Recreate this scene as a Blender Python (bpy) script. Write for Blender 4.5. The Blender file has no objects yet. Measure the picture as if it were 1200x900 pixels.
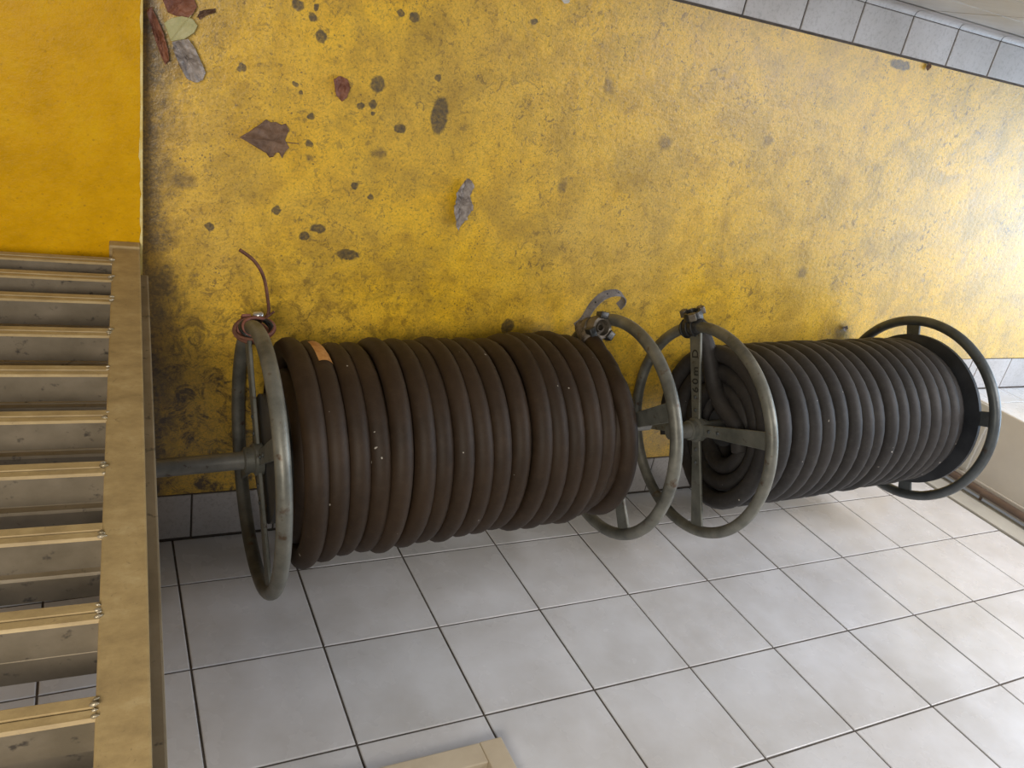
import bpy, bmesh, math, random
from mathutils import Vector, Matrix, noise
random.seed(7)
S = 0.25                     # one wall tile = 25 cm; layout below is in tile units, floor at z = 0 m
FZ = -1.645
def T(x, y, z):              # tile units -> metres
    return Vector((x*S, y*S, (z-FZ)*S))
scene = bpy.context.scene
COL = scene.collection

# ------------------------------------------------------------------ materials
def new_mat(name):
    m = bpy.data.materials.new(name); m.use_nodes = True
    nt = m.node_tree; b = nt.nodes['Principled BSDF']
    return m, nt, b
def N(nt, t, **kw):
    n = nt.nodes.new(t)
    for k, v in kw.items(): setattr(n, k, v)
    return n
def ramp(nt, fac, stops):
    r = N(nt, 'ShaderNodeValToRGB')
    while len(r.color_ramp.elements) < len(stops): r.color_ramp.elements.new(0.5)
    for e, (p, c) in zip(r.color_ramp.elements, stops):
        e.position = p; e.color = (*c, 1) if len(c) == 3 else c
    nt.links.new(fac, r.inputs[0]); return r.outputs[0]
def mix(nt, fac, a, b, mode='MIX'):
    n = N(nt, 'ShaderNodeMix', data_type='RGBA', blend_type=mode)
    for sock, v in ((n.inputs[0], fac), (n.inputs[6], a), (n.inputs[7], b)):
        if hasattr(v, 'links') or hasattr(v, 'is_output'): nt.links.new(v, sock)
        elif isinstance(v, (int, float)): sock.default_value = v
        else: sock.default_value = (*v, 1)
    return n.outputs[2]
def mth(nt, op, a, b=None, c=None, clamp=False):
    n = N(nt, 'ShaderNodeMath', operation=op, use_clamp=clamp)
    for i, v in enumerate((a, b, c)):
        if v is None: continue
        if isinstance(v, (int, float)): n.inputs[i].default_value = v
        else: nt.links.new(v, n.inputs[i])
    return n.outputs[0]
def noi(nt, vec, scale, detail=4, rough=.55, dist=0):
    n = N(nt, 'ShaderNodeTexNoise'); n.inputs['Scale'].default_value = scale
    n.inputs['Detail'].default_value = detail; n.inputs['Roughness'].default_value = rough
    n.inputs['Distortion'].default_value = dist
    nt.links.new(vec, n.inputs['Vector']); return n.outputs['Fac']
def bump(nt, b, h, strength, dist):
    n = N(nt, 'ShaderNodeBump'); n.inputs['Strength'].default_value = strength
    n.inputs['Distance'].default_value = dist
    nt.links.new(h, n.inputs['Height']); nt.links.new(n.outputs[0], b.inputs['Normal'])
def world_pos(nt):
    return N(nt, 'ShaderNodeNewGeometry').outputs['Position']
def obj_pos(nt):
    return N(nt, 'ShaderNodeTexCoord').outputs['Object']

def simple(name, c1, c2, rough=.6, metal=0, scale=12, bmp=.15, lo=.35, hi=.65, spots=None, spot_scale=60):
    m, nt, b = new_mat(name); p = obj_pos(nt)
    f = noi(nt, p, scale, 6, .6)
    col = ramp(nt, f, [(lo, c1), (hi, c2)])
    if spots:
        g = noi(nt, p, spot_scale, 3, .6)
        col = mix(nt, ramp(nt, g, [(.62, (0,0,0)), (.72, (1,1,1))]), col, spots)
    nt.links.new(col, b.inputs['Base Color'])
    b.inputs['Roughness'].default_value = rough; b.inputs['Metallic'].default_value = metal
    if bmp: bump(nt, b, noi(nt, p, scale*6, 5, .6), bmp, .002)
    return m

STAINS = [(0.194,1.160,0.0123,0.0113), (0.228,1.162,0.0063,0.0057), (0.222,1.145,0.0095,0.0086), (0.241,1.113,0.0129,0.0118), (0.102,1.037,0.0090,0.0088), (0.360,1.045,0.0157,0.0192), (0.354,1.006,0.0087,0.0098), (0.355,0.987,0.0052,0.0049), (0.330,1.000,0.0086,0.0081), (0.416,0.968,0.0128,0.0102), (0.482,1.075,0.0092,0.0081), (0.497,1.003,0.0209,0.0413), (0.418,1.178,0.0105,0.0091), (0.675,1.213,0.0099,0.0081), (0.057,0.735,0.0095,0.0102), (0.181,0.779,0.0100,0.0104), (0.241,0.729,0.0123,0.0126), (0.235,0.968,0.0083,0.0079), (0.235,0.916,0.0084,0.0082), (0.199,1.023,0.0064,0.0061), (0.211,1.008,0.0049,0.0046), (0.335,0.843,0.0071,0.0070), (0.370,0.821,0.0073,0.0071), (0.268,0.747,0.0176,0.0108), (0.336,0.695,0.0279,0.0114), (0.751,0.534,0.0188,0.0231), (1.767,1.296,0.045,0.0137), (0.389,1.181,0.0086,0.0076)]
FAINT = [(0.239,0.887,0.0101,0.0100), (0.380,0.912,0.0181,0.0138), (0.007,0.821,0.0302,0.0194), (-0.043,0.705,0.0150,0.0134), (0.822,0.888,0.0159,0.0201), (0.886,1.118,0.0179,0.0220), (1.079,1.014,0.0251,0.0205), (1.916,0.533,0.0380,0.0386), (1.394,1.055,0.0227,0.0178), (1.670,0.712,0.0269,0.0223)]
def yellow_paint(name, dirty=True):
    m, nt, b = new_mat(name); p = world_pos(nt)
    big = noi(nt, p, 3.2, 4, .6); med = noi(nt, p, 16, 6, .65); fine = noi(nt, p, 95, 6, .7, .6)
    grain = noi(nt, p, 260, 3, .6)
    col = ramp(nt, med, [(.3, (.66,.37,.004) if dirty else (.56,.295,.001)), (.52, (.93,.55,.004) if dirty else (.65,.345,.001)), (.72, (.96,.585,.004) if dirty else (.69,.39,.003))])
    if dirty:
        grime = ramp(nt, big, [(.34, (0,0,0)), (.68, (1,1,1))])
        col = mix(nt, mth(nt, 'MULTIPLY', grime, .22), col, (.46,.29,.03))
    dust = mth(nt, 'MULTIPLY', ramp(nt, fine, [(.50, (0,0,0)), (.66, (1,1,1))]), .26 if dirty else .25)
    col = mix(nt, dust, col, (.36,.23,.03) if dirty else (.40,.22,.01))
    sp = N(nt, 'ShaderNodeTexVoronoi'); sp.inputs['Scale'].default_value = 85; nt.links.new(p, sp.inputs['Vector'])
    gate = ramp(nt, noi(nt, p, 9, 3), [(.46, (0,0,0)), (.6, (1,1,1))])
    dots = mth(nt, 'MULTIPLY', ramp(nt, sp.outputs['Distance'], [(.12, (1,1,1)), (.2, (0,0,0))]), gate)
    col = mix(nt, mth(nt, 'MULTIPLY', dots, .75 if dirty else .25), col, (.07,.05,.02))
    spk = ramp(nt, noi(nt, p, 150, 4, .75, 1.2), [(.63, (0,0,0)), (.70, (1,1,1))])
    col = mix(nt, mth(nt, 'MULTIPLY', spk, .8 if dirty else .35), col, (.13,.085,.02))
    if dirty:
        # walked-in dust lies over the whole floor in cloudy patches
        sx = N(nt, 'ShaderNodeSeparateXYZ'); nt.links.new(p, sx.inputs[0])
        cloud = ramp(nt, noi(nt, p, 2.1, 5, .6), [(.36, (.10,)*3), (.64, (1,1,1))])
        col = mix(nt, mth(nt, 'MULTIPLY', cloud, .30), col, (.40,.32,.17))
        ol = ramp(nt, noi(nt, p, 7, 7, .7, .5), [(.47, (0,0,0)), (.60, (1,1,1))])
        col = mix(nt, mth(nt, 'MULTIPLY', ol, .50), col, (.40,.25,.03))
        gr = ramp(nt, noi(nt, p, 190, 3, .7), [(.36, (.62,.62,.62)), (.52, (1,1,1)), (.7, (1.12,1.12,1.1))])
        col = mix(nt, .6, col, gr, 'MULTIPLY')
        sp2 = ramp(nt, noi(nt, p, 230, 2, .6, .5), [(.68, (0,0,0)), (.72, (1,1,1))])
        col = mix(nt, mth(nt, 'MULTIPLY', sp2, .8), col, (.10,.07,.03))
        # chips scuffed through the paint
        ch = ramp(nt, noi(nt, p, 44, 9, .78, .9), [(.565, (0,0,0)), (.585, (1,1,1))])
        cg = ramp(nt, noi(nt, p, 4.5, 4, .6), [(.40, (.12,.12,.12)), (.62, (1,1,1))])
        col = mix(nt, mth(nt, 'MULTIPLY', mth(nt, 'MULTIPLY', ch, cg), .72), col, (.15,.095,.03))
        sk = ramp(nt, noi(nt, p, 120, 5, .8, .8), [(.575, (0,0,0)), (.60, (1,1,1))])
        col = mix(nt, mth(nt, 'MULTIPLY', sk, .55), col, (.12,.075,.02))
        # drips, droppings and shoe marks
        dn = N(nt, 'ShaderNodeTexNoise'); dn.inputs['Scale'].default_value = 60; dn.inputs['Detail'].default_value = 3
        nt.links.new(p, dn.inputs['Vector'])
        w = N(nt, 'ShaderNodeVectorMath', operation='SUBTRACT'); nt.links.new(dn.outputs['Color'], w.inputs[0]); w.inputs[1].default_value = (.5,.5,.5)
        w2 = N(nt, 'ShaderNodeVectorMath', operation='MULTIPLY_ADD'); nt.links.new(w.outputs[0], w2.inputs[0]); w2.inputs[1].default_value = (.014,.014,0); nt.links.new(p, w2.inputs[2])
        wp = w2.outputs[0]
        def blobs(lst, soft):
            acc = None
            for (x, y, a, c) in lst:
                d = N(nt, 'ShaderNodeVectorMath', operation='MULTIPLY_ADD'); nt.links.new(wp, d.inputs[0])
                d.inputs[1].default_value = (1/a, 1/c, 0); d.inputs[2].default_value = (-x/a, -y/c, 0)
                l = N(nt, 'ShaderNodeVectorMath', operation='LENGTH'); nt.links.new(d.outputs[0], l.inputs[0])
                acc = l.outputs['Value'] if acc is None else mth(nt, 'MINIMUM', acc, l.outputs['Value'])
            return ramp(nt, acc, [(1-soft, (1,1,1)), (1.0, (0,0,0))])
        s1 = blobs(STAINS, .22); s2 = blobs(FAINT, .55)
        br = ramp(nt, noi(nt, p, 130, 4, .7), [(.3, (.6,.6,.6)), (.6, (1,1,1))])
        col = mix(nt, mth(nt, 'MULTIPLY', mth(nt, 'MULTIPLY', s2, br), .7), col, (.12,.075,.03))
        col = mix(nt, mth(nt, 'MULTIPLY', mth(nt, 'MULTIPLY', s1, br), .94), col, (.055,.042,.028))
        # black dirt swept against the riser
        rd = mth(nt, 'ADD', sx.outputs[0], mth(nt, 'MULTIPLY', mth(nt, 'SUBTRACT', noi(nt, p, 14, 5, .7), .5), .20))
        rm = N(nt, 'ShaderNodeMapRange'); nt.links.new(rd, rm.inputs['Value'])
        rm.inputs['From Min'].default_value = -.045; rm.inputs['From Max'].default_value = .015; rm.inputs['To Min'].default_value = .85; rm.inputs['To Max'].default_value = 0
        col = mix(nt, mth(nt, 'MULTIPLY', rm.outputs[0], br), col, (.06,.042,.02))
        # dirt and black scuffs by the hose drums, with shade painted in as well
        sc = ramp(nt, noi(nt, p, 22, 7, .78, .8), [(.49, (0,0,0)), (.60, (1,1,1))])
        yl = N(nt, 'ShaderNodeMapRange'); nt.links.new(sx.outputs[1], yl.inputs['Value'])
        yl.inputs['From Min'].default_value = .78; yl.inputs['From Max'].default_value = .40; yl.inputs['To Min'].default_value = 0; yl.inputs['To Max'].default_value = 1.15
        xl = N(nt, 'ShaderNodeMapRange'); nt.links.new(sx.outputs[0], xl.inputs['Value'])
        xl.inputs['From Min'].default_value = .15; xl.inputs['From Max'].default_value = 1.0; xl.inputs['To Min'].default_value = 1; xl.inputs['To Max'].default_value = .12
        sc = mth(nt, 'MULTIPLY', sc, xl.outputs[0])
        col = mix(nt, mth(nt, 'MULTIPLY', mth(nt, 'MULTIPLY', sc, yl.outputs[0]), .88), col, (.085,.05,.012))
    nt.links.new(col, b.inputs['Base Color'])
    rr = ramp(nt, med, [(.3, (.31,)*3), (.7, (.41,)*3)])
    nt.links.new(rr, b.inputs['Roughness'])
    b.inputs['Specular IOR Level'].default_value = 1.0 if dirty else .12
    h = mth(nt, 'ADD', mth(nt, 'MULTIPLY', noi(nt, p, 70, 5, .6), 1.0), mth(nt, 'MULTIPLY', grain, .35))
    bump(nt, b, h, .27, .004)
    return m
def tile_mat(name, c1, c2, rough=.3, speck=.0):
    m, nt, b = new_mat(name); p = world_pos(nt)
    isl = N(nt, 'ShaderNodeNewGeometry').outputs['Random Per Island']
    col = ramp(nt, isl, [(0, c1), (1, c2)])
    cl = ramp(nt, noi(nt, p, 5, 5, .6), [(.35, (.82,.80,.77)), (.65, (1,1,1))])
    col = mix(nt, 1.0, col, cl, 'MULTIPLY')
    if speck:
        g = ramp(nt, noi(nt, p, 120, 4, .7), [(.5, (0,0,0)), (.7, (1,1,1))])
        col = mix(nt, mth(nt, 'MULTIPLY', g, speck), col, (.16,.14,.12))
    nt.links.new(col, b.inputs['Base Color'])
    nt.links.new(ramp(nt, noi(nt, p, 8, 4), [(.3, (rough-.05,)*3), (.7, (rough+.1,)*3)]), b.inputs['Roughness'])
    bump(nt, b, noi(nt, p, 22, 3), .12, .002)
    return m
def rubber(name, c1, c2, dust):
    m, nt, b = new_mat(name); p = obj_pos(nt)
    col = ramp(nt, noi(nt, p, 9, 6, .65), [(.32, c1), (.68, c2)])
    d = ramp(nt, noi(nt, p, 60, 6, .7), [(.5, (0,0,0)), (.8, (1,1,1))])
    col = mix(nt, mth(nt, 'MULTIPLY', d, .35), col, dust)
    sp = ramp(nt, noi(nt, p, 75, 1, .4), [(.80, (0,0,0)), (.812, (1,1,1))])
    col = mix(nt, mth(nt, 'MULTIPLY', sp, .8), col, (.5,.46,.4))
    nt.links.new(col, b.inputs['Base Color']); b.inputs['Roughness'].default_value = .6; b.inputs['Specular IOR Level'].default_value = .3
    bump(nt, b, noi(nt, p, 180, 4, .6), .2, .001)
    return m
def wood_tan(name):
    m, nt, b = new_mat(name); p = obj_pos(nt)
    mp = N(nt, 'ShaderNodeMapping'); mp.inputs['Scale'].default_value = (1, 4, 1.6); nt.links.new(p, mp.inputs['Vector'])
    col = ramp(nt, noi(nt, mp.outputs[0], 22, 7, .7), [(.3, (.27,.19,.085)), (.55, (.39,.28,.125)), (.75, (.48,.37,.19))])
    sc = ramp(nt, noi(nt, p, 90, 5, .8, 1.5), [(.6, (0,0,0)), (.7, (1,1,1))])
    col = mix(nt, mth(nt, 'MULTIPLY', sc, .55), col, (.10,.075,.045))
    nt.links.new(col, b.inputs['Base Color']); b.inputs['Roughness'].default_value = .55
    b.inputs['Metallic'].default_value = .0
    bump(nt, b, noi(nt, p, 120, 5, .7), .25, .001)
    return m

M = {}
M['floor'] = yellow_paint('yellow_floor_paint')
M['landing'] = yellow_paint('yellow_landing_paint', False)
M['edge'] = simple('worn_edge_paint', (.62,.42,.05), (.74,.62,.28), .55, 0, 30, .4)
M['tile'] = tile_mat('white_wall_tile', (.68,.69,.715), (.74,.745,.77), .24)
M['kerb'] = tile_mat('rough_kerb_tile', (.50,.485,.485), (.57,.55,.55), .36, .35)
M['grout'] = simple('dark_grout', (.06,.05,.04), (.11,.09,.075), .9, 0, 25, .3)
M['greytile'] = tile_mat('pale_grey_tile', (.55,.56,.58), (.60,.61,.63), .35)
M['plaster'] = simple('cream_plaster', (.56,.53,.48), (.62,.59,.53), .6, 0, 5, .1)
M['trim'] = simple('grey_trim', (.46,.45,.41), (.54,.53,.48), .85, 0, 8, .1)
M['brown'] = simple('brown_pipe_paint', (.11,.075,.06), (.17,.12,.095), .4, 0, 14, .15)
M['hose_a'] = rubber('brown_black_rubber', (.022,.0125,.006), (.041,.024,.0125), (.072,.045,.026))
M['hose_b'] = rubber('grey_black_rubber', (.022,.020,.019), (.044,.039,.036), (.085,.078,.072))
M['rim'] = simple('dull_galvanised_rim', (.10,.10,.085), (.23,.225,.19), .46, .35, 14, .3, spots=(.10,.065,.04), spot_scale=35)
M['rim_dark'] = simple('dark_grey_rim', (.055,.062,.065), (.10,.11,.11), .42, .35, 14, .25, spots=(.06,.045,.035), spot_scale=35)
M['spoke'] = simple('grey_spoke', (.10,.105,.09), (.19,.19,.165), .5, .3, 16, .25, spots=(.08,.06,.045))
M['plate'] = simple('dark_flange_plate', (.018,.02,.024), (.04,.043,.05), .55, .1, 12, .2)
M['pipe'] = simple('grey_axle_pipe', (.17,.17,.155), (.28,.275,.25), .42, .35, 18, .2, spots=(.10,.07,.05))
M['drum'] = simple('drum_paint', (.04,.04,.04), (.07,.07,.065), .6, .2)
M['tan'] = wood_tan('tan_weathered_metal')
M['rear'] = simple('grey_tan_metal', (.27,.215,.135), (.38,.31,.21), .5, .1, 14, .2, spots=(.1,.08,.06))
M['tread'] = simple('grey_tread', (.145,.12,.082), (.215,.18,.13), .5, .1, 14, .2, spots=(.06,.05,.04))
M['weld'] = simple('weld_bead', (.26,.21,.12), (.55,.48,.36), .35, .5, 60, .4)
M['brass'] = simple('dull_brass_coupling', (.085,.07,.052), (.20,.17,.13), .45, .5, 40, .3, spots=(.04,.03,.025))
M['darkmetal'] = simple('dark_coupling', (.03,.03,.03), (.08,.078,.072), .38, .5, 40, .3)
M['braid'] = simple('frayed_sleeve', (.045,.035,.028), (.19,.16,.13), .75, 0, 60, .5)
M['black'] = simple('black_tape', (.012,.012,.012), (.03,.03,.03), .45, 0, 30, .3)
M['rust'] = simple('rusty_wire', (.10,.042,.024), (.22,.095,.055), .7, .2, 60, .4)
M['rustred'] = simple('red_brown_strip', (.16,.05,.035), (.28,.11,.075), .65, 0, 40, .3)
M['steel'] = simple('bright_clip', (.45,.45,.44), (.7,.7,.7), .3, .8, 30, .1)
M['strap'] = simple('grey_strap', (.13,.125,.13), (.26,.25,.26), .6, .1, 50, .3, spots=(.05,.05,.05), spot_scale=120)
M['label'] = simple('orange_label', (.42,.17,.04), (.58,.30,.10), .6, 0, 80, .1)
M['ink'] = simple('black_marker', (.01,.01,.01), (.02,.02,.02), .6, 0, 10, 0)
M['cream'] = simple('cream_painted_wood', (.55,.46,.33), (.64,.55,.41), .5, 0, 12, .15)
M['creamdark'] = simple('dark_frame_panel', (.12,.10,.08), (.17,.14,.11), .6)
M['leaf_brown'] = simple('dry_brown_leaf', (.11,.06,.035), (.22,.13,.08), .6, 0, 45, .5)
M['leaf_red'] = simple('red_brown_leaf', (.17,.06,.035), (.30,.13,.08), .6, 0, 45, .5)
M['leaf_green'] = simple('pale_green_leaf', (.40,.38,.17), (.50,.47,.25), .55, 0, 30, .3)
M['leaf_grey'] = simple('silver_grey_leaf', (.16,.13,.115), (.46,.41,.385), .55, 0, 40, .5)
M['white'] = simple('white_scrap', (.6,.58,.55), (.75,.73,.7), .6)

# ------------------------------------------------------------------ builders
def origin(o):
    v = Vector((0,0,0))
    while o: v += o.location; o = o.parent
    return v
def link(o, parent=None):
    COL.objects.link(o)
    if parent: o.parent = parent
    return o
def obj(name, vf, mat, parent=None, smooth=True, loc=None, auto=None):
    """verts are world coordinates"""
    vs, fs = vf
    off = origin(parent)
    if loc is None:
        if parent is None:
            xs = [v[0] for v in vs]; ys = [v[1] for v in vs]; zs = [v[2] for v in vs]
            loc = Vector(((min(xs)+max(xs))/2, (min(ys)+max(ys))/2, min(zs)))
        else: loc = Vector((0,0,0))
    me = bpy.data.meshes.new(name)
    me.from_pydata([tuple(Vector(v)-off-loc) for v in vs], [], fs)
    bm = bmesh.new(); bm.from_mesh(me); bmesh.ops.recalc_face_normals(bm, faces=bm.faces); bm.to_mesh(me); bm.free()
    if smooth: me.shade_smooth()
    if auto: me.set_sharp_from_angle(angle=math.radians(auto))
    me.materials.append(mat); me.update()
    o = bpy.data.objects.new(name, me); o.location = loc
    return link(o, parent)
def tag(o, label=None, cat=None, group=None, kind=None):
    for k, v in (('label', label), ('category', cat), ('group', group), ('kind', kind)):
        if v: o[k] = v
    return o
def thing(name, loc, label, cat, group=None):
    o = bpy.data.objects.new(name, None); o.location = loc; o.empty_display_size = .05; link(o)
    return tag(o, label, cat, group)
def join(*vfs):
    V, F = [], []
    for vs, fs in vfs:
        n = len(V); V += list(vs); F += [tuple(i+n for i in f) for f in fs]
    return V, F
def hexa(c8):
    return list(c8), [(0,1,2,3),(4,7,6,5),(0,4,5,1),(1,5,6,2),(2,6,7,3),(3,7,4,0)]
def bevel(vf, w, seg=2):
    bm = bmesh.new(); vs = [bm.verts.new(v) for v in vf[0]]
    for f in vf[1]: bm.faces.new([vs[i] for i in f])
    bmesh.ops.recalc_face_normals(bm, faces=bm.faces)
    bmesh.ops.bevel(bm, geom=bm.edges[:], offset=w, segments=seg, affect='EDGES', profile=.6)
    bm.verts.index_update()
    out = [v.co.copy() for v in bm.verts], [tuple(v.index for v in f.verts) for f in bm.faces]
    bm.free(); return out
def obox(c, ax, ay, az, hx, hy, hz, bv=0):
    c = Vector(c); ax, ay, az = ax*hx, ay*hy, az*hz
    vf = hexa([c-ax-ay-az, c+ax-ay-az, c+ax+ay-az, c-ax+ay-az, c-ax-ay+az, c+ax-ay+az, c+ax+ay+az, c-ax+ay+az])
    return bevel(vf, bv) if bv else vf
X_, Y_, Z_ = Vector((1,0,0)), Vector((0,1,0)), Vector((0,0,1))
def box(a, b, bv=0):
    a, b = Vector(a), Vector(b); c = (a+b)/2; h = (b-a)/2
    return obox(c, X_, Y_, Z_, abs(h.x), abs(h.y), abs(h.z), bv)
def tube(pts, r, n=14, closed=False, caps=True, flat=None):
    """sweep a circle (or an ellipse, flat=(a,b)) along points; r may be a list"""
    pts = [Vector(p) for p in pts]; L = len(pts); V, F = [], []
    tg = []
    for i in range(L):
        a = pts[(i-1) % L] if closed or i > 0 else pts[i]; b = pts[(i+1) % L] if closed or i < L-1 else pts[i]
        tg.append((b-a).normalized())
    up = tg[0].orthogonal().normalized()
    for i in range(L):
        up = (up - up.dot(tg[i])*tg[i]).normalized(); w = tg[i].cross(up)
        ri = r[i] if isinstance(r, (list, tuple)) else r
        for k in range(n):
            t = 2*math.pi*k/n
            V.append(pts[i] + ri*(math.cos(t)*up + math.sin(t)*w))
    m = L if closed else L-1
    for i in range(m):
        j = (i+1) % L
        for k in range(n):
            F.append((i*n+k, i*n+(k+1) % n, j*n+(k+1) % n, j*n+k))
    if not closed and caps:
        F.append(tuple(range(n))[::-1]); F.append(tuple((L-1)*n+k for k in range(n)))
    return V, F
def torus(c, u, v, R_, r, N_=96, n=14, a0=0, a1=None):
    if a1 is None:
        return tube([c + R_*(math.cos(t)*u + math.sin(t)*v) for t in [2*math.pi*i/N_ for i in range(N_)]], r, n, True)
    return tube([c + R_*(math.cos(a)*u + math.sin(a)*v) for a in [a0+(a1-a0)*i/N_ for i in range(N_+1)]], r, n)
def lathe(c, ax, prof, n=28, caps=True):
    """prof: (distance along the axis, radius)"""
    ax = ax.normalized(); u = ax.orthogonal().normalized(); v = ax.cross(u); V, F = [], []
    for (d, r) in prof:
        for k in range(n):
            t = 2*math.pi*k/n; V.append(c + ax*d + r*(math.cos(t)*u + math.sin(t)*v))
    for i in range(len(prof)-1):
        for k in range(n): F.append((i*n+k, i*n+(k+1) % n, (i+1)*n+(k+1) % n, (i+1)*n+k))
    if caps:
        F.append(tuple(range(n))[::-1]); F.append(tuple((len(prof)-1)*n+k for k in range(n)))
    return V, F
def catmull(P, k=8):
    P = [Vector(p) for p in P]; out = []
    for i in range(len(P)-1):
        p0, p1, p2, p3 = P[max(i-1,0)], P[i], P[i+1], P[min(i+2, len(P)-1)]
        for j in range(k):
            t = j/k
            out.append(.5*((2*p1)+(p2-p0)*t+(2*p0-5*p1+4*p2-p3)*t*t+(3*p1-p0-3*p2+p3)*t**3))
    out.append(P[-1]); return out
def tiles(rects, place, thick, gap, bv):
    """rects (a0,a1,b0,b1) in metres on a surface; place(a,b,h) -> world. Each tile is a bevelled slab."""
    V, F = [], []
    g = gap/2
    for (a0, a1, b0, b1) in rects:
        n = len(V); a0 += g; a1 -= g; b0 += g; b1 -= g
        if a1-a0 < .004 or b1-b0 < .004: continue
        dz = random.uniform(-.0003, .0003); sl = random.uniform(-.0004, .0004)
        for (ins, h) in ((0, -thick), (0, -bv), (bv*.3, -bv*.3), (bv, 0)):
            for k, (a, b_) in enumerate(((a0+ins, b0+ins), (a1-ins, b0+ins), (a1-ins, b1-ins), (a0+ins, b1-ins))):
                V.append(place(a, b_, h+dz+(sl if k in (1, 2) else -sl)))
        for l in range(3):
            for k in range(4): F.append((n+l*4+k, n+l*4+(k+1) % 4, n+l*4+4+(k+1) % 4, n+l*4+4+k))
        F.append((n+12, n+13, n+14, n+15))
    return V, F
def structure(name, vf, mat, smooth=False, parent=None):
    o = obj(name, vf, mat, parent, smooth)
    if not parent: o['kind'] = 'structure'
    return o

# ------------------------------------------------------------------ the setting
XL, XR = -14*S, 20*S
EDGE = -.0668                                   # riser of the raised landing
LH = .075
YB, YF = .485*S, 5.27*S                          # yellow channel
fl = join(box((EDGE-.02, YB-.01, -.06), (10.1*S, YF+.01, 0)), box((10.1*S, 1.735*S, -.06), (XR, YF+.01, 0)))
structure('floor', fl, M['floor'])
lv = box((XL, 0.0, -.06), (EDGE, 5.70*S, LH), .0035)
land = structure('raised_landing', lv, M['landing'])
# chipped pale lip along the landing's edge
lip = []
n = 150; V, F = [], []
for i in range(n+1):
    y = .02 + (5.68*S-.03)*i/n
    w = .0035 + .004*max(0, noise.noise(Vector((y*14, 0, 3)))) + .0025*noise.noise(Vector((y*60, 2, 0)))
    V += [(EDGE-w, y, LH+.0004), (EDGE+.0004, y, LH+.0004), (EDGE+.0008, y, LH-.006-w)]
for i in range(n):
    a = i*3; F += [(a, a+1, a+4, a+3), (a+1, a+2, a+5, a+4)]
structure('landing_edge', (V, F), M['edge'], parent=land)
# tiled back wall
rows = [-1.645, -1, 0, 1, 2, 3, 4, 5.2]
cols = list(range(-13, 10)) + [9.95]
rect = [(cols[i]*S, cols[i+1]*S, (rows[j]-FZ)*S, (rows[j+1]-FZ)*S) for i in range(len(cols)-1) for j in range(len(rows)-1)]
structure('wall_back', tiles(rect, lambda a, b, h: Vector((a, h, b)), .008, .0042, .0018), M['tile'])
structure('wall_back_grout', box((XL, -.05, -.06), (9.95*S, -.0022, 1.75)), M['grout'])
# kerb tiles lying between the yellow floor and the back wall
J0 = .155*S; JP = .735*S
def kerb(name, x0, x1, y0, y1, j0=J0, z=.003):
    k0 = math.floor((x0-j0)/JP); xs = [x0] + [j0+JP*k for k in range(k0, k0+60) if x0+.01 < j0+JP*k < x1-.01] + [x1]
    st = structure(name, tiles([(xs[i], xs[i+1], y0, y1) for i in range(len(xs)-1)], lambda a, b, h: Vector((a, b, z+h)), .007, .004, .0018), M['kerb'])
    structure('kerb_bed', box((x0, y0-.004, -.05), (x1, y1+.001, .0008)), M['grout'], parent=st)
kerb('baseboard_back', EDGE+.001, 10.57*S, .004, YB)
kerb('baseboard_front', EDGE+.001, XR, YF, 5.655*S, 6.277*S)
kerb('baseboard_right', 10.57*S, XR, 1.255*S, 1.735*S, 11.49*S)
rect = [(10.085*S, 10.565*S, a, min(a+JP, 1.735*S)) for a in (YB, YB+JP)]
st = structure('baseboard_return', tiles(rect, lambda a, b, h: Vector((a, b, .003+h)), .007, .004, .0018), M['kerb'])
# coved tiles and tall tiles of the front wall
V, F = [], []
xs = [EDGE+.001] + [6.277*S+JP*k for k in range(-8, 30) if EDGE+.02 < 6.277*S+JP*k < XR]
rc = .014; yw = 5.65*S + rc
for i in range(len(xs)-1):
    b = len(V)
    for x in (xs[i]+.002, xs[i+1]-.002):
        for k in range(9):
            t = math.pi/2*k/8; V.append((x, 5.65*S+.0005+rc*math.sin(t), .003+rc*(1-math.cos(t))))
        V.append((x, yw+.001, .055))
    for k in range(9): F.append((b+k, b+k+1, b+11+k, b+10+k))
cv = structure('trim_1', (V, F), M['kerb'], True)
rect = [(xs_*S, (xs_+1.2)*S, a, a+.19) for xs_ in [-.2+1.2*k for k in range(0, 17)] for a in [.058+.19*k for k in range(6)]]
structure('wall_front', tiles(rect, lambda a, b, h: Vector((a, yw+.002-h, b)), .008, .003, .0015), M['greytile'])
structure('wall_front_grout', box((EDGE-.05, yw+.004, -.05), (XR, yw+.05, 1.198)), M['trim'])
# right-hand stretch: the wall steps forward
structure('wall_return', box((10.57*S, 0.0, -.05), (10.57*S+.10, 1.245*S, 1.75), .004), M['plaster'])
structure('trim_2', bevel(box((10.57*S-.012, .062, -.001), (10.57*S-.0005, 1.235*S, .152)), .003), M['trim'])
structure('trim_3', bevel(box((10.57*S-.010, .002, .0), (10.57*S-.0005, .05, 1.75)), .003), M['plaster'])
structure('trim_4', bevel(box((9.97*S, -.045, -.05), (10.33*S, .006, 1.75)), .004), M['trim'])
structure('trim_5', bevel(box((10.33*S+.006, -.045, -.05), (10.57*S-.011, -.004, 1.75)), .003), M['trim'])
pp = thing('corner_pipe', (10.455*S, .031, .003), 'thin brown vertical pipe in the wall corner beyond the right-hand reel', 'pipe')
obj('pipe', tube([(10.455*S, .031, .003+i*.1) for i in range(18)], .0135, 16), M['brown'], pp)
for zc in (.25, .95): obj('clip', join(tube([(10.46*S+.0125*math.cos(t), .030+.0125*math.sin(t), zc) for t in [6.283*i/24 for i in range(24)]], .003, 8, True), box((10.46*S-.003, .0, zc-.004), (10.46*S+.003, .021, zc+.004))), M['brown'], pp)
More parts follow.
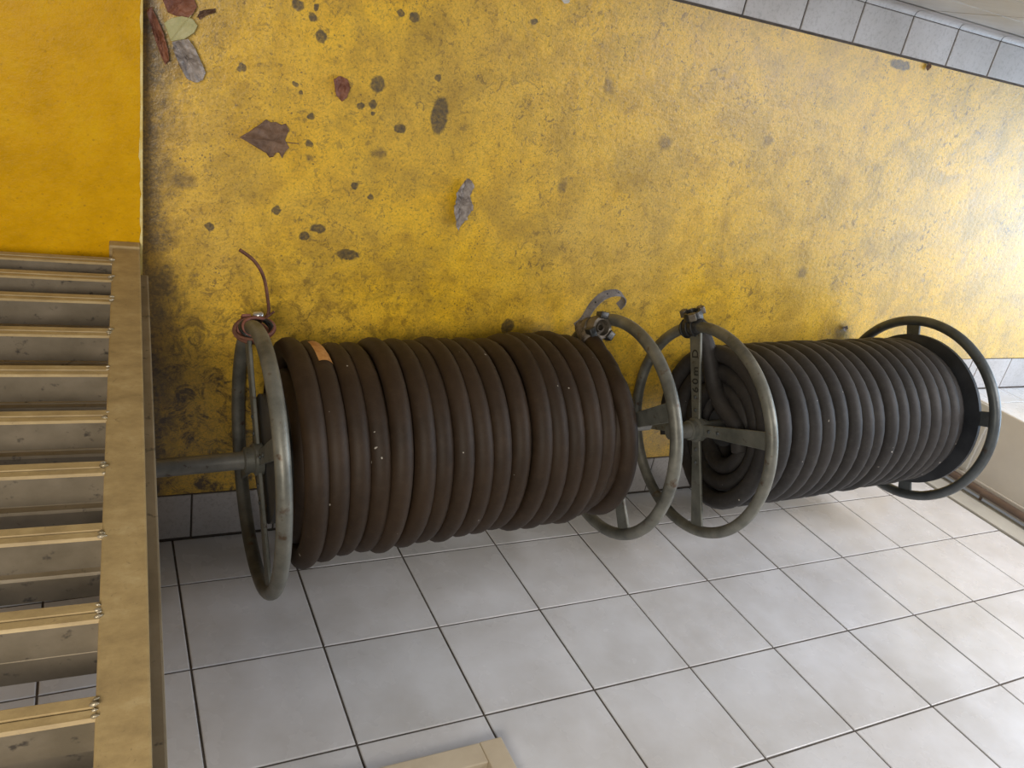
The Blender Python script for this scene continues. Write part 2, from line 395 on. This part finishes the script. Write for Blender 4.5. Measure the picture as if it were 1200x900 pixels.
rws = [.003, .115, .365, .615, .865, 1.115, 1.365, 1.75]
cxs = [10.575*S] + [11.49*S+S*k for k in range(0, 9)]
rect = [(cxs[i], cxs[i+1], rws[j], rws[j+1]) for i in range(len(cxs)-1) for j in range(len(rws)-1)]
structure('wall_right', tiles(rect, lambda a, b, h: Vector((a, 1.25*S+h, b)), .006, .004, .0018), M['tile'])
structure('wall_right_grout', box((10.57*S+.1005, 1.25*S-.06, -.05), (XR, 1.25*S-.002, 1.75)), M['grout'])

# ------------------------------------------------------------------ hose reels
class Axis:
    def __init__(s, y0, z0, ay):
        s.y0, s.z0, s.ay = y0, z0, ay
        s.n = Vector((1, ay, 0)).normalized(); s.u = Vector((-ay, 1, 0)).normalized(); s.v = Vector((0,0,1))
    def c(s, X): return T(X, s.y0+s.ay*(X-4), s.z0)
    def p(s, X, r, a): return s.c(X) + S*r*(math.cos(a)*s.u + math.sin(a)*s.v)
    def e(s, a): return math.cos(a)*s.u + math.sin(a)*s.v
    def t(s, a): return -math.sin(a)*s.u + math.cos(a)*s.v
A = Axis(1.573, -.583, .036); B = Axis(1.462, -.556, .037)
RT = .056
def wheel(ax, X, R_, a0, parent, matr, mats, plate=None, bow=0.0):
    w = obj('wheel_rim', torus(ax.c(X), ax.u, ax.v, R_*S, RT*S, 128, 16), matr, parent)
    for k in range(4):
        a = a0 + k*math.pi/2
        e, t = ax.e(a), ax.t(a)
        V, F = [], []
        m = 10
        for i in range(m+1):
            f = i/m; r = .08+(R_-.03-.08)*f; wd = (.055+.03*f); x = X + bow*math.sin(math.pi*f)
            c = ax.c(x) + e*r*S
            for (dx, dt) in ((-1,-1),(1,-1),(1,1),(-1,1)): V.append(c + ax.n*dx*.014*S + t*dt*wd*S)
        for i in range(m):
            for k2 in range(4): F.append((i*4+k2, i*4+(k2+1) % 4, i*4+4+(k2+1) % 4, i*4+4+k2))
        F += [(3,2,1,0), tuple(m*4+q for q in range(4))]
        sp = obj('spoke', bevel((V, F), .0012, 1), mats, parent, False)
        for r in (.2, .33): obj('rivet', lathe(ax.c(X) + e*r*S - ax.n*.013*S, -ax.n, [(0,.02*S),(.01*S,.018*S),(.014*S,.006*S)], 12), M['rim_dark'], sp)
    obj('hub', lathe(ax.c(X-.11), ax.n, [(0,.085*S),(.01*S,.1*S),(.07*S,.1*S),(.08*S,.125*S),(.14*S,.125*S),(.15*S,.1*S),(.21*S,.1*S),(.22*S,.085*S)], 32), mats, parent, auto=40)
    if plate:
        ri, ro = plate; V, F = [], []; m = 96
        for i in range(m):
            a = 2*math.pi*i/m
            for (r, dx) in ((ri, -.02), (ro, -.02), (ro, .02), (ri, .02)): V.append(ax.p(X-.01+dx, r, a))
        for i in range(m):
            j = (i+1) % m
            for q in range(4): F.append((i*4+q, i*4+(q+1) % 4, j*4+(q+1) % 4, j*4+q))
        obj('flange_plate', (V, F), M['plate'], parent, auto=40)
    return w
rad = math.radians
reelA = thing('hose_reel', A.c(2.1)*1.0 - Vector((0,0,A.c(2.1).z)), 'steel hose reel nearest the ladder, its axle pipe reaching behind the ladder', 'hose reel', 'hose reels lying by the wall')
wheel(A, .502, 1.006, rad(54), reelA, M['rim'], M['spoke'])
wheel(A, 3.70, 1.006, rad(54), reelA, M['rim'], M['spoke'])
obj('axle_pipe', lathe(A.c(-.95), A.n, [(0,.05*S),(0,.068*S),(5.1*S,.068*S),(5.1*S,.05*S)], 28), M['pipe'], reelA, auto=40)
obj('drum', lathe(A.c(.54), A.n, [(0,.5*S),(3.12*S,.5*S)], 48), M['drum'], reelA, auto=40)
reelB = thing('hose_reel', B.c(6.3) - Vector((0,0,B.c(6.3).z)), 'steel hose reel at the right, farther from the ladder, with 60m written on a spoke', 'hose reel', 'hose reels lying by the wall')
wheel(B, 4.755, 1.03, rad(67.5), reelB, M['rim'], M['spoke'])
wheel(B, 7.92, 1.03, rad(70), reelB, M['rim_dark'], M['rim_dark'], plate=(.675, .875))
obj('axle_pipe', lathe(B.c(4.42), B.n, [(0,.055*S),(0,.075*S),(3.75*S,.075*S),(3.75*S,.055*S)], 28), M['pipe'], reelB, auto=40)
obj('drum', lathe(B.c(5.0), B.n, [(0.08*S,.20*S),(2.86*S,.20*S)], 40), M['plate'], reelB, auto=40)
# marker writing on the spoke of the second reel
a = rad(67.5-90); e = B.e(a); nrm = -B.n; yv = nrm.cross(e)
cu = bpy.data.curves.new('spoke_text', 'FONT'); cu.body = '60m D'; cu.size = .125*S; cu.extrude = .0002; cu.space_character = 1.35; cu.offset = .0004
tmp = bpy.data.objects.new('spoke_text', cu); COL.objects.link(tmp)
dg = bpy.context.evaluated_depsgraph_get(); me = bpy.data.meshes.new_from_object(tmp.evaluated_get(dg))
mw = Matrix((( e.x, yv.x, nrm.x), (e.y, yv.y, nrm.y), (e.z, yv.z, nrm.z))).to_4x4()
start = B.c(4.755-.0152) + e*.37*S - yv*.045*S
verts = [mw @ v.co + start for v in me.vertices]
faces = [tuple(p.vertices) for p in me.polygons]
bpy.data.objects.remove(tmp, do_unlink=True); bpy.data.curves.remove(cu); bpy.data.meshes.remove(me)
obj('marker_text', (verts, faces), M['ink'], [c for c in reelB.children if c.name.startswith('spoke')][3], False)

HR = .0865
def helix(ax, Xs, r, shift, hr, phase=rad(235), step=40, tilt=None, rj=.012):
    """each turn stays at its place along the axle and hops to the next on the side against the wall"""
    P = []; tot = len(Xs)
    jit = [random.uniform(-rj, rj) for _ in Xs] + [0]
    for i in range(tot):
        nx = Xs[i+1] if i+1 < tot else Xs[i]; tl = tilt[i] if tilt else random.uniform(-.012, .012)
        for k in range(step):
            f = k/step; a = phase + 2*math.pi*f
            h = max(0, (f-.72)/.28); h = h*h*(3-2*h)
            X = Xs[i] + (nx-Xs[i])*h + tl*math.sin(2*math.pi*f)*(1-h)
            rr = r(Xs[i]) if callable(r) else r
            r2 = r(nx) if callable(r) else r
            rr = rr + (r2-rr)*h + jit[i]*(1-h) + jit[i+1]*h
            d = shift(X) if callable(shift) else shift
            P.append(ax.p(X, rr, a) + Vector((0, d[0], d[1]))*S)
    return P
XA = [.80,.955,1.12,1.275,1.435,1.60,1.765,1.925,2.09,2.25,2.41,2.585,2.75,2.91,3.07,3.235,3.40]
XA = [x-.035 for x in XA]; XA[5] += .02; XA[10] += .02; XA[11] += .03
tA = [.0,.0,.01,.0,.03,.02,.01,.01,-.01,.0,.02,.03,.0,-.01,.0,.02,.09]
rA = lambda X: .772 + (.035 if X < .8 else 0) + (-.05 if X > 3.3 else 0)
def shA(X):
    f = X/3.4; return (.01+.02*f, -.02-.035*f)
hoseA = thing('rubber_hose', A.c(2.1) - Vector((0,0,A.c(2.1).z)) + Vector((0,.05,.02)), 'brown black rubber hose wound on the reel nearest the ladder', 'hose', 'hoses wound on the reels')
PA = helix(A, XA, rA, shA, HR, tilt=tA, rj=.022)
endA = [PA[-1] + Vector((.004,0,0))]
obj('wound_hose', tube(PA, HR*S, 16), M['hose_a'], hoseA)
XI = [.74+.165*i for i in range(17)]
obj('inner_winding', tube(helix(A, XI, .60, (0,-.015), HR, step=32), HR*S, 12), M['hose_a'], hoseA)
# loose last turn slanting across the winding up to the coupling at the rim
lt = []
for k in range(46):
    f = k/45; aa = rad(215) - 2*math.pi*.70*f*1.0
    aa = rad(232) - rad(222)*f
    lt.append(A.p(3.52 - .16*f, .69 + .10*f, aa) + Vector((0,0,-.03*S)))
cA = Vector((.905, .6035, .1717)) + (Vector((-.1464, 1.1891, 1.6304))-Vector((.905, .6035, .1717))).normalized()*.045; ent = Vector((.852, .594, .168))
lt = lt[:-5]
# orange paper label round the second turn
lab = []
c0 = A.c(XA[1])
V, F = [], []
for i in range(13):
    aa = rad(-14) + rad(25)*i/12; rr = rA(XA[1])
    fi = 40 + (math.degrees(aa)-235) % 360/9; i0 = int(fi); ctr = PA[i0].lerp(PA[i0+1], fi-i0)
    for k in range(7):
        b_ = rad(-20) + rad(80)*k/6
        V.append(ctr + (HR*S+.0009)*(math.cos(b_)*A.e(aa) + math.sin(b_)*A.n))
for i in range(12):
    for k in range(6): F.append((i*7+k, i*7+k+1, i*7+8+k, i*7+7+k))
lb = obj('paper_label', (V, F), M['label'], hoseA); lb['label'] = 'faded orange paper label'

hoseB = thing('rubber_hose', B.c(6.3) - Vector((0,0,B.c(6.3).z)) + Vector((0,.05,.02)), 'dark grey rubber hose wound on the reel at the right', 'hose', 'hoses wound on the reels')
XB = [4.97,5.18,5.40,5.56,5.74,5.92,6.11,6.28,6.45,6.64,6.82,6.98,7.15,7.31,7.47,7.62,7.76]
tB = [.03,.03,.02,.0,.0,.03,.02,-.02,.0,.0,.01,.0,.02,.01,.0,.0,.0]
shB = lambda X: (0.005, -.012)
obj('wound_hose', tube(helix(B, XB, lambda X: .752 - (.05 if X > 7.7 else 0), shB, HR, tilt=tB), HR*S, 16), M['hose_b'], hoseB)
for r_, x0 in ((.58, 5.03), (.41, 5.06)):
    obj('inner_winding', tube(helix(B, [x0+.168*i for i in range(16)], r_, (0,-.01), HR, step=32), HR*S, 12), M['hose_b'], hoseB)

# couplings ---------------------------------------------------------------
def coupling(c, ax, r, parent, m1, m2, lugs=2, hose_mat=None):
    ax = ax.normalized(); u = ax.orthogonal().normalized(); v = ax.cross(u)
    body = obj('coupling', lathe(c - ax*2.3*r, ax, [(0,.72*r),(.25*r,.8*r),(.3*r,.95*r),(.9*r,.95*r),(.95*r,.82*r),(1.3*r,.82*r),(1.35*r,1.05*r),(1.9*r,1.08*r),(2.1*r,1.0*r),(2.3*r,.95*r),(2.32*r,.70*r),(2.0*r,.62*r),(1.8*r,.60*r),(1.8*r,.40*r),(2.05*r,.38*r),(2.05*r,.26*r),(1.2*r,.24*r)], 32), m1, parent, auto=40)
    for k in range(lugs):
        t = 2*math.pi*k/lugs + .6; e_ = math.cos(t)*u + math.sin(t)*v; w_ = ax.cross(e_)
        obj('lug', obox(c + ax*(-.25*r) + e_*1.1*r, ax, e_, w_, .42*r, .30*r, .40*r, .08*r), m2, body)
    return body
cam = Vector((-.1464, 1.1891, 1.6304))
dA = ((cam-cA).normalized()*.95 + Vector((.55,.0,.0))).normalized()
rcA = .0262
tail = cA - dA*rcA*2.2
lead = lt + catmull([lt[-1], lt[-1]*.45 + (tail-dA*.03)*.55 + Vector((-.004, .010, -.002)), tail - dA*.018, tail], 6)[1:]
obj('loose_turn', tube(lead, [HR*S]*(len(lead)-13) + [HR*S*(1-.03*i) for i in range(13)], 14), M['hose_a'], hoseA)
coupling(cA, dA, rcA, hoseA, M['brass'], M['darkmetal'], 3)
sp_ = lead[-12:]
slv = obj('frayed_sleeve', tube(sp_, [HR*S*(1.0-.022*i) + .0012 + .0011*(i % 2) for i in range(len(sp_))], 22), M['braid'], hoseA)
cB = Vector((1.193, .628, .118)); rimB = B.p(4.755, 1.03, rad(-22.5))
aB = rad(-22.5)
dB = (B.e(aB)*.90 + Vector((-.38,.0,.16))).normalized()
topB = B.p(4.80, 1.03, aB-.055)
cB = topB + dB*.043
ctail = cB - dB*.0225*2.2
pth = catmull([B.p(4.98, .42, rad(95)), B.p(4.95, .36, rad(60)), B.p(4.93, .30, rad(15)), B.p(4.93, .45, rad(-15)), B.p(4.92, .66, rad(-21)), B.p(4.88, .88, rad(-23)), ctail, ctail+dB*.01], 8)
obj('loose_end', tube(pth, [HR*S*.95]*(len(pth)-14) + [HR*S*(.95-.018*i) for i in range(14)], 14), M['hose_b'], hoseB)
coupling(cB, dB, .0225, hoseB, M['darkmetal'], M['brass'], 3)

# black tape tying the hose end to the rim of the second reel
tp = thing('binding_tape', topB - Vector((0,0,.03)), 'black tape binding the hose end to the rim under the 60m spoke end', 'tape')
V = []
cs = []
for i in range(9):
    f = i/8; cs.append((f-.55)*.080)
P = [B.p(4.775, 1.03, aB - .055 + d/(1.03*S)) for d in cs]
obj('wrap', tube(P, [.0165,.0205,.0235,.0245,.0235,.0245,.0235,.021,.0165], 18), M['black'], tp)
for q in (2, 4, 6):
    obj('tape_turn', torus(P[q], B.e(aB), B.n, .0243, .0025, 32, 8), M['black'], tp)

# strap by the first coupling
sp_pts = catmull([(.862,.585,.125),(.869,.608,.140),(.8790,.650,.150),(.9042,.6753,.150),(.9356,.6826,.149),(.962,.674,.143),(.974,.655,.132),(.969,.640,.126)], 8)
V, F = [], []
for i, q in enumerate(sp_pts):
    t_ = (sp_pts[min(i+1, len(sp_pts)-1)] - sp_pts[max(i-1, 0)]).normalized()
    side = Vector((.15,-.45,.9)).normalized(); side = (side - side.dot(t_)*t_).normalized(); nn = t_.cross(side)
    for (a_, b_) in ((-1,-1),(1,-1),(1,1),(-1,1)): V.append(q + side*a_*.0105 + nn*b_*.0011)
for i in range(len(sp_pts)-1):
    for k in range(4): F.append((i*4+k, i*4+(k+1) % 4, i*4+4+(k+1) % 4, i*4+4+k))
F += [(3,2,1,0), tuple((len(sp_pts)-1)*4+q for q in range(4))]
stp = thing('strap', (.869,.605,.13), 'curled grey perforated strap sticking out beside the hose coupling', 'strap')
obj('band', (V, F), M['strap'], stp, auto=40)
for i in (18, 26, 34): obj('eyelet', lathe(sp_pts[i], (cam-sp_pts[i]).normalized(), [(.0005,.0022),(.0022,.0022)], 10), M['ink'], stp)

# rusty wire tie round the rim of the first reel
aT = rad(-34); cT = A.p(.502, 1.006, aT)
wt = thing('wire_tie', cT - Vector((0,0,.03)), 'rusty wire and strips twisted round the rim nearest the ladder', 'wire')
tdir = A.t(aT)
def loop(d, r, rr, mname, nm, sx=1.35, off=0):
    c = cT + tdir*d + A.n*(.012+off)
    P = [c + r*(sx*math.cos(t)*A.n + math.sin(t)*A.e(aT)) + tdir*(.003*math.sin(2*t+d*300) + .010*math.sin(t+d*140)) for t in [6.2832*i/40 for i in range(40)]]
    obj(nm, tube(P, rr, 8, True), M[mname], wt)
for d, r, rr, mt, nm, off in ((-.022,.0185,.0034,'rust','wire_turn',-.002),(-.014,.0215,.004,'rustred','wire_turn',-.004),(-.006,.0225,.0032,'darkmetal','wire_turn',.0),(.001,.0235,.0036,'rust','wire_turn',-.003),(.008,.0215,.004,'rustred','wire_turn',.002),(.015,.0225,.0034,'rust','wire_turn',-.003),(.022,.020,.0036,'darkmetal','wire_turn',.0),(.029,.0195,.0034,'rustred','wire_turn',.003)):
    loop(d, r, rr, mt, nm, 1.5, off)
cl = cT + A.e(aT)*.0265 + A.n*.020 + tdir*.006
obj('clip', lathe(cl - A.n*.010, A.n + Vector((0,.15,.2)), [(0,.004),(.003,.0075),(.017,.0075),(.020,.004)], 18), M['steel'], wt)
obj('strip', bevel(obox(cT + A.e(aT)*.0255 - A.n*.004 + tdir*.010, A.n, tdir, A.e(aT), .008, .010, .0025), .0012), M['rustred'], wt)
rod = catmull([cT + A.e(aT)*.012 + A.n*.006, Vector((.158,.592,.0988)), Vector((.1545,.6353,.0988)), Vector((.1441,.6752,.0985)), Vector((.125,.7035,.0978)), Vector((.0991,.7222,.097))], 8)
obj('bent_wire_end', tube(rod, .0034, 10), M['rust'], wt)
rod2 = catmull([cT + A.e(aT)*.012 + A.n*.02, cT + A.e(aT)*.027 + A.n*.040, cT + A.e(aT)*.036 + A.n*.052], 6)
obj('wire_stub', tube(rod2, .0026, 8), M['rust'], wt)

# ------------------------------------------------------------------ ladders
K = .954
CT = Vector((-.58576, 4.75643, 4.87678))
def L3(p):                                       # ladder layout (measured on the floor level) moved up onto the landing
    p = Vector(p); q = CT + K*(p-CT); return T(q.x, q.y, q.z)
d_ = Vector((-.039,-.128,.991)).normalized()
side = Vector((1,0,.03)).normalized(); side = (side - side.dot(d_)*d_).normalized()
back = d_.cross(side); back = back if back.y < 0 else -back      # towards the wall
def beam(f0, s0, s1, x0, x1, b0, b1, bv):
    P = lambda s, x, b: L3(f0 + d_*s + side*x + back*b)
    return bevel(hexa([P(s0,x0,b0), P(s0,x1,b0), P(s0,x1,b1), P(s0,x0,b1), P(s1,x0,b0), P(s1,x1,b0), P(s1,x1,b1), P(s1,x0,b1)]), bv)
def ladder(f0, label, ms, mr, mt, cap, ss_list, dep, wd, foot, hw=.093):
    base = L3(f0 + side*(-.75)); base.z = LH
    t = thing('ladder', base, label, 'ladder', 'ladders at the left edge')
    for (x0, x1) in ((-hw, hw), (-wd-hw, -wd+hw)):
        st = obj('stile', beam(f0, foot, 6.0, x0, x1, 0, .17, .0025), ms, t, False)
        if cap: obj('foot_cap', beam(f0, .012, .10, x0-.022, x1-.002, -.02, .19, .002), mr, st, False)
    for s in ss_list:
        h = .112
        prof = [(0,.012),(0,dep),(h,dep),(h,.012),(h-.010,.0),(h*.60,0),(h*.54,.014),(h*.48,0),(.010,0)]
        V, F = [], []; m = len(prof)
        for x in (-wd+hw-.003, -hw+.003):
            for (ss, b) in prof: V.append(L3(f0 + d_*(s+ss) + side*x + back*b))
        for k in range(m): F.append((k, (k+1) % m, m+(k+1) % m, m+k))
        F += [tuple(range(m))[::-1], tuple(range(m, 2*m))]
        rg = obj('rung', (V, F), mr, t, False)
        rg.data.materials.append(mt)
        # the flat upper and back faces are bare and dull
        for p in rg.data.polygons[1:3]: p.material_index = 1
        bd = []
        for q in range(4):
            cc = L3(f0 + d_*(s+h*(.25+.2*q)) + side*(-hw+random.uniform(-.012,.004)) + back*random.uniform(-.008,.012))
            r = random.uniform(.0016, .0034)
            bd.append(lathe(cc - Vector((r,0,0)), Vector((1, random.uniform(-.4,.4), random.uniform(-.4,.4))), [(0,.2*r),(.6*r,.75*r),(1.6*r,r),(2.4*r,.6*r),(3.2*r,.2*r)], 7))
        obj('weld_bead', join(*bd), M['weld'], rg)
    return t
f0 = Vector((-.362+.0, 2.775, -1.645))
RS = [.26,.53,.85,1.294,1.738,2.19,2.638,3.094,3.578,4.041,4.495,4.95,5.40]
ladder(f0, 'tan metal ladder standing in front of a second one at the left edge', M['tan'], M['tan'], M['tread'], True, RS, .178, 1.75, .0)
f1 = f0 + Vector((.080, -.245, 0))
f1.z = -1.645 + .0
ladder(f1, 'greyer metal ladder standing behind the tan ladder, closer to the reels', M['rear'], M['rear'], M['tread'], False, [.82-.031+.45*i for i in range(11)], .15, 1.75, .0, .072)

# ------------------------------------------------------------------ cream frame on the wall
fr = thing('wall_frame', (.1, .0, .7408), 'cream wooden frame on the tiled wall, its corner at the bottom edge of the photo', 'frame')
obj('bottom_rail', bevel(box((-.25, .001, .7408), (.4492, .030, .7836)), .002), M['cream'], fr, False)
obj('stile', bevel(box((.4495, .001, .7405), (.4926, .031, 1.5)), .002), M['cream'], fr, False)
obj('stile', bevel(box((-.293, .001, .7405), (-.2505, .031, 1.5)), .002), M['cream'], fr, False)
obj('top_rail', bevel(box((-.25, .001, 1.457), (.4492, .030, 1.5)), .002), M['cream'], fr, False)
obj('panel', box((-.25, .001, .784), (.449, .012, 1.457)), M['creamdark'], fr, False)

# ------------------------------------------------------------------ leaves and scraps
def leaf(name, outline, z0, lift, mat, label, veins=None, curl=.5, seed=0, group=None, z=0.0):
    cx = sum(p[0] for p in outline)/len(outline); cy = sum(p[1] for p in outline)/len(outline)
    # resample outline, then rings towards the middle
    pts = []
    m = len(outline)
    for i in range(m):
        a, b = Vector((*outline[i],0)), Vector((*outline[(i+1) % m],0))
        for k in range(6):
            f = k/6; pts.append(a*(1-f)+b*f)
    n_ = len(pts); rings = 10; V, F = [], []
    R0 = max((p-Vector((cx,cy,0))).length for p in pts)
    ax = max(pts, key=lambda p: (p-Vector((cx,cy,0))).length) - Vector((cx,cy,0)); ax.normalize(); pr = Vector((-ax.y, ax.x, 0))
    def hgt(x, y, f):
        q = Vector((x-cx, y-cy, 0)); s = q.dot(pr)/R0; l = q.dot(ax)/R0
        w = noise.noise(Vector((x*70+seed, y*70, seed*.7)))*.5+.5
        fold = abs(s)
        rid = .5+.5*math.cos(s*18 + 5*abs(l))
        cr = abs(noise.noise(Vector((x*130+seed, y*130, 5+seed))))
        return z0 + lift*(curl*fold*1.5 + .55*w*f + .30*rid*f + .25*l*l + .9*cr*curl)
    for r in range(rings):
        f = 1 - r/rings
        for p in pts:
            x = cx+(p.x-cx)*f; y = cy+(p.y-cy)*f; V.append((x, y, hgt(x, y, f)))
    V.append((cx, cy, hgt(cx, cy, 0)))
    for r in range(rings-1):
        for i in range(n_): F.append((r*n_+i, r*n_+(i+1) % n_, (r+1)*n_+(i+1) % n_, (r+1)*n_+i))
    for i in range(n_): F.append(((rings-1)*n_+i, (rings-1)*n_+(i+1) % n_, rings*n_))
    zmin = min(v[2] for v in V); V = [(x, y, h-zmin+z0) for x, y, h in V]
    k = len(V); V += [(x, y, h+.0006) for x, y, h in V]
    F2 = [tuple(i+k for i in f) for f in F] + [tuple(reversed(f)) for f in F] + [(i, (i+1) % n_, (i+1) % n_+k, i+k) for i in range(n_)]
    t = thing(name, (cx, cy, z0), label, 'leaf' if 'leaf' in name else 'litter', G if 'leaf' in name else None)
    obj('blade', (V, F2), mat, t)
    e1 = Vector((cx,cy,0)) - ax*R0*.8; e2 = Vector((cx,cy,0)) + ax*R0*.9
    ins = lambda p, f: (Vector((cx,cy,0)) + (p-Vector((cx,cy,0)))*f)
    mid = [ins(e1, 1)*(1-i/12) + ins(e2, 1)*(i/12) for i in range(13)]
    mid = [Vector((p.x, p.y, hgt(p.x, p.y, min(1, abs(i-6)/6))-zmin+z0+.0012)) for i, p in enumerate(mid)]
    obj('midrib', tube(mid, [.0008]*13, 6), mat, t)
    return t
G = 'dry leaves on the yellow floor'
leaf('dry_leaf', [(-0.0326,1.1263),(-0.026,1.1382),(-.005,1.150),(0.0146,1.1457),(0.022,1.1253),(0.0114,1.107),(-0.012,1.1056),(-0.0243,1.1089)], .001, .012, M['leaf_red'], 'broad red brown dry leaf partly under the pale green leaf', seed=1)
leaf('dry_leaf', [(-0.0585,1.1059),(-0.050,1.1140),(-0.0321,1.078),(-0.0235,1.050),(-0.0215,1.030),(-0.0275,1.0240),(-0.0359,1.0407),(-0.0466,1.0697)], .002, .018, M['leaf_red'], 'long narrow red brown dry leaf curled along the landing edge', curl=.9, seed=2)
leaf('dry_leaf', [(-0.0309,1.0914),(-0.0188,1.1017),(-0.0025,1.1073),(0.0142,1.1061),(0.0228,1.0965),(0.0175,1.0844),(0.001,1.0705),(-0.0197,1.0643)], .017, .004, M['leaf_green'], 'pale green oval leaf on top of the leaf pile by the landing edge', seed=3, curl=.25)
leaf('dry_leaf', [(-0.0169,1.0633),(-0.0073,1.0677),(0.0079,1.073),(0.0195,1.0594),(0.0315,1.0369),(0.0391,1.0207),(0.0338,1.0067),(0.0195,1.0017),(0.0065,1.0071),(-0.0052,1.027),(-0.0139,1.047)], .001, .017, M['leaf_grey'], 'crumpled silver grey dry leaf below the pale green leaf', seed=4, curl=.7)
leaf('dry_leaf', [(0.0238,1.1119),(0.0270,1.120),(0.0333,1.1228),(0.0529,1.1290),(0.0525,1.1223),(0.0378,1.1143),(0.0268,1.1055)], .001, .010, M['leaf_brown'], 'tiny curled dark brown leaf right of the leaf pile', seed=5, curl=.9)
leaf('dry_leaf', [(0.103,0.9138),(0.127,0.9324),(0.1494,0.9525),(.158,.948),(0.1669,0.95),(.178,.946),(0.1862,0.9492),(0.1935,0.9373),(0.1867,0.9188),(0.1958,0.9051),(.188,.896),(0.1843,0.8825),(.177,.894),(0.1707,0.8925),(.167,.884),(0.16,0.8816),(.153,.890),(0.1482,0.8917),(0.1302,0.901)], .001, .010, M['leaf_brown'], 'fan shaped dull brown dry leaf lying alone above the ladder-side reel', seed=6, curl=.3)
leaf('dry_leaf', [(0.2684,1.0424),(0.2809,1.0505),(0.2963,1.0465),(0.303,1.0316),(0.2982,1.0118),(0.2888,1.0041),(0.276,1.0151)], .001, .012, M['leaf_red'], 'small red brown dry leaf scrap among black spots on the yellow floor', seed=7, curl=.5)
leaf('dry_leaf', [(0.5537,0.8238),(0.556,0.8466),(0.5625,0.8678),(0.5779,0.8841),(0.5903,0.8722),(0.5888,0.8457),(0.5968,0.8236),(0.5872,0.7958),(0.5734,0.7676),(0.5607,0.7938)], .001, .018, M['leaf_grey'], 'folded grey brown dry leaf alone in the middle of the yellow floor', seed=8, curl=.9)
leaf('paper_scrap', [(0.7215,1.2667),(.728,1.271),(0.7346,1.2724),(0.7464,1.2664),(.742,1.261),(0.7337,1.2592)], .001, .006, M['white'], 'small white scrap on the yellow floor at the top edge of the photo', seed=9)
def F_(x, y, r): return [(x+r*math.cos(t)*random.uniform(.6,1.1), y+r*math.sin(t)*random.uniform(.6,1.1)) for t in [6.283*i/7 for i in range(7)]]
leaf('debris_crumb', F_(1.868, 1.306, .012), .001, .006, M['leaf_brown'], 'brown crumb with pale flecks beside the front kerb tiles', seed=10)
leaf('debris_crumb', F_(1.925, .545, .012), .001, .008, M['leaf_grey'], 'pale crumb on the dark stain just above the right-hand reel', seed=11)

# ------------------------------------------------------------------ light
w = bpy.data.worlds.new('World'); scene.world = w; w.use_nodes = True
bg = w.node_tree.nodes['Background']; bg.inputs[0].default_value = (.95, .97, 1.0, 1); bg.inputs[1].default_value = .13
def area(name, loc, target, sx, sy, power, col):
    l = bpy.data.lights.new(name, 'AREA'); l.shape = 'RECTANGLE'; l.size = sx; l.size_y = sy; l.energy = power; l.color = col
    o = bpy.data.objects.new(name, l); o.location = loc
    o.rotation_euler = (Vector(target)-Vector(loc)).to_track_quat('-Z', 'Y').to_euler(); COL.objects.link(o); return o
area('door_daylight', (5.0, .80, 1.05), (1.2, .50, .45), 1.0, 2.0, 38, (.52,.75,1.0))
area('side_window_daylight', (2.75, 1.40, 1.66), (2.65, .0, 1.55), 1.4, .80, 40, (1.0,.98,1.0))
area('back_lamp', (-.7, 1.25, 2.4), (.4, .75, 0), .6, .6, 23, (1.0,.92,.80))

# ------------------------------------------------------------------ camera
cd = bpy.data.cameras.new('Camera'); cd.sensor_fit = 'HORIZONTAL'; cd.sensor_width = 36; cd.lens = 28.243; cd.clip_start = .01
co = bpy.data.objects.new('Camera', cd); COL.objects.link(co)
r_, u_, b_ = Vector((.88799,.18316,.42182)), Vector((.02144,.89977,-.43583)), Vector((-.45936,.39606,.79506))
co.matrix_world = Matrix(((r_.x,u_.x,b_.x,-.1464),(r_.y,u_.y,b_.y,1.1891),(r_.z,u_.z,b_.z,1.6304),(0,0,0,1)))
scene.camera = co
vs = scene.view_settings; vs.view_transform = 'Standard'; vs.look = 'None'; vs.exposure = 0.42; vs.gamma = 1; vs.use_curve_mapping = False
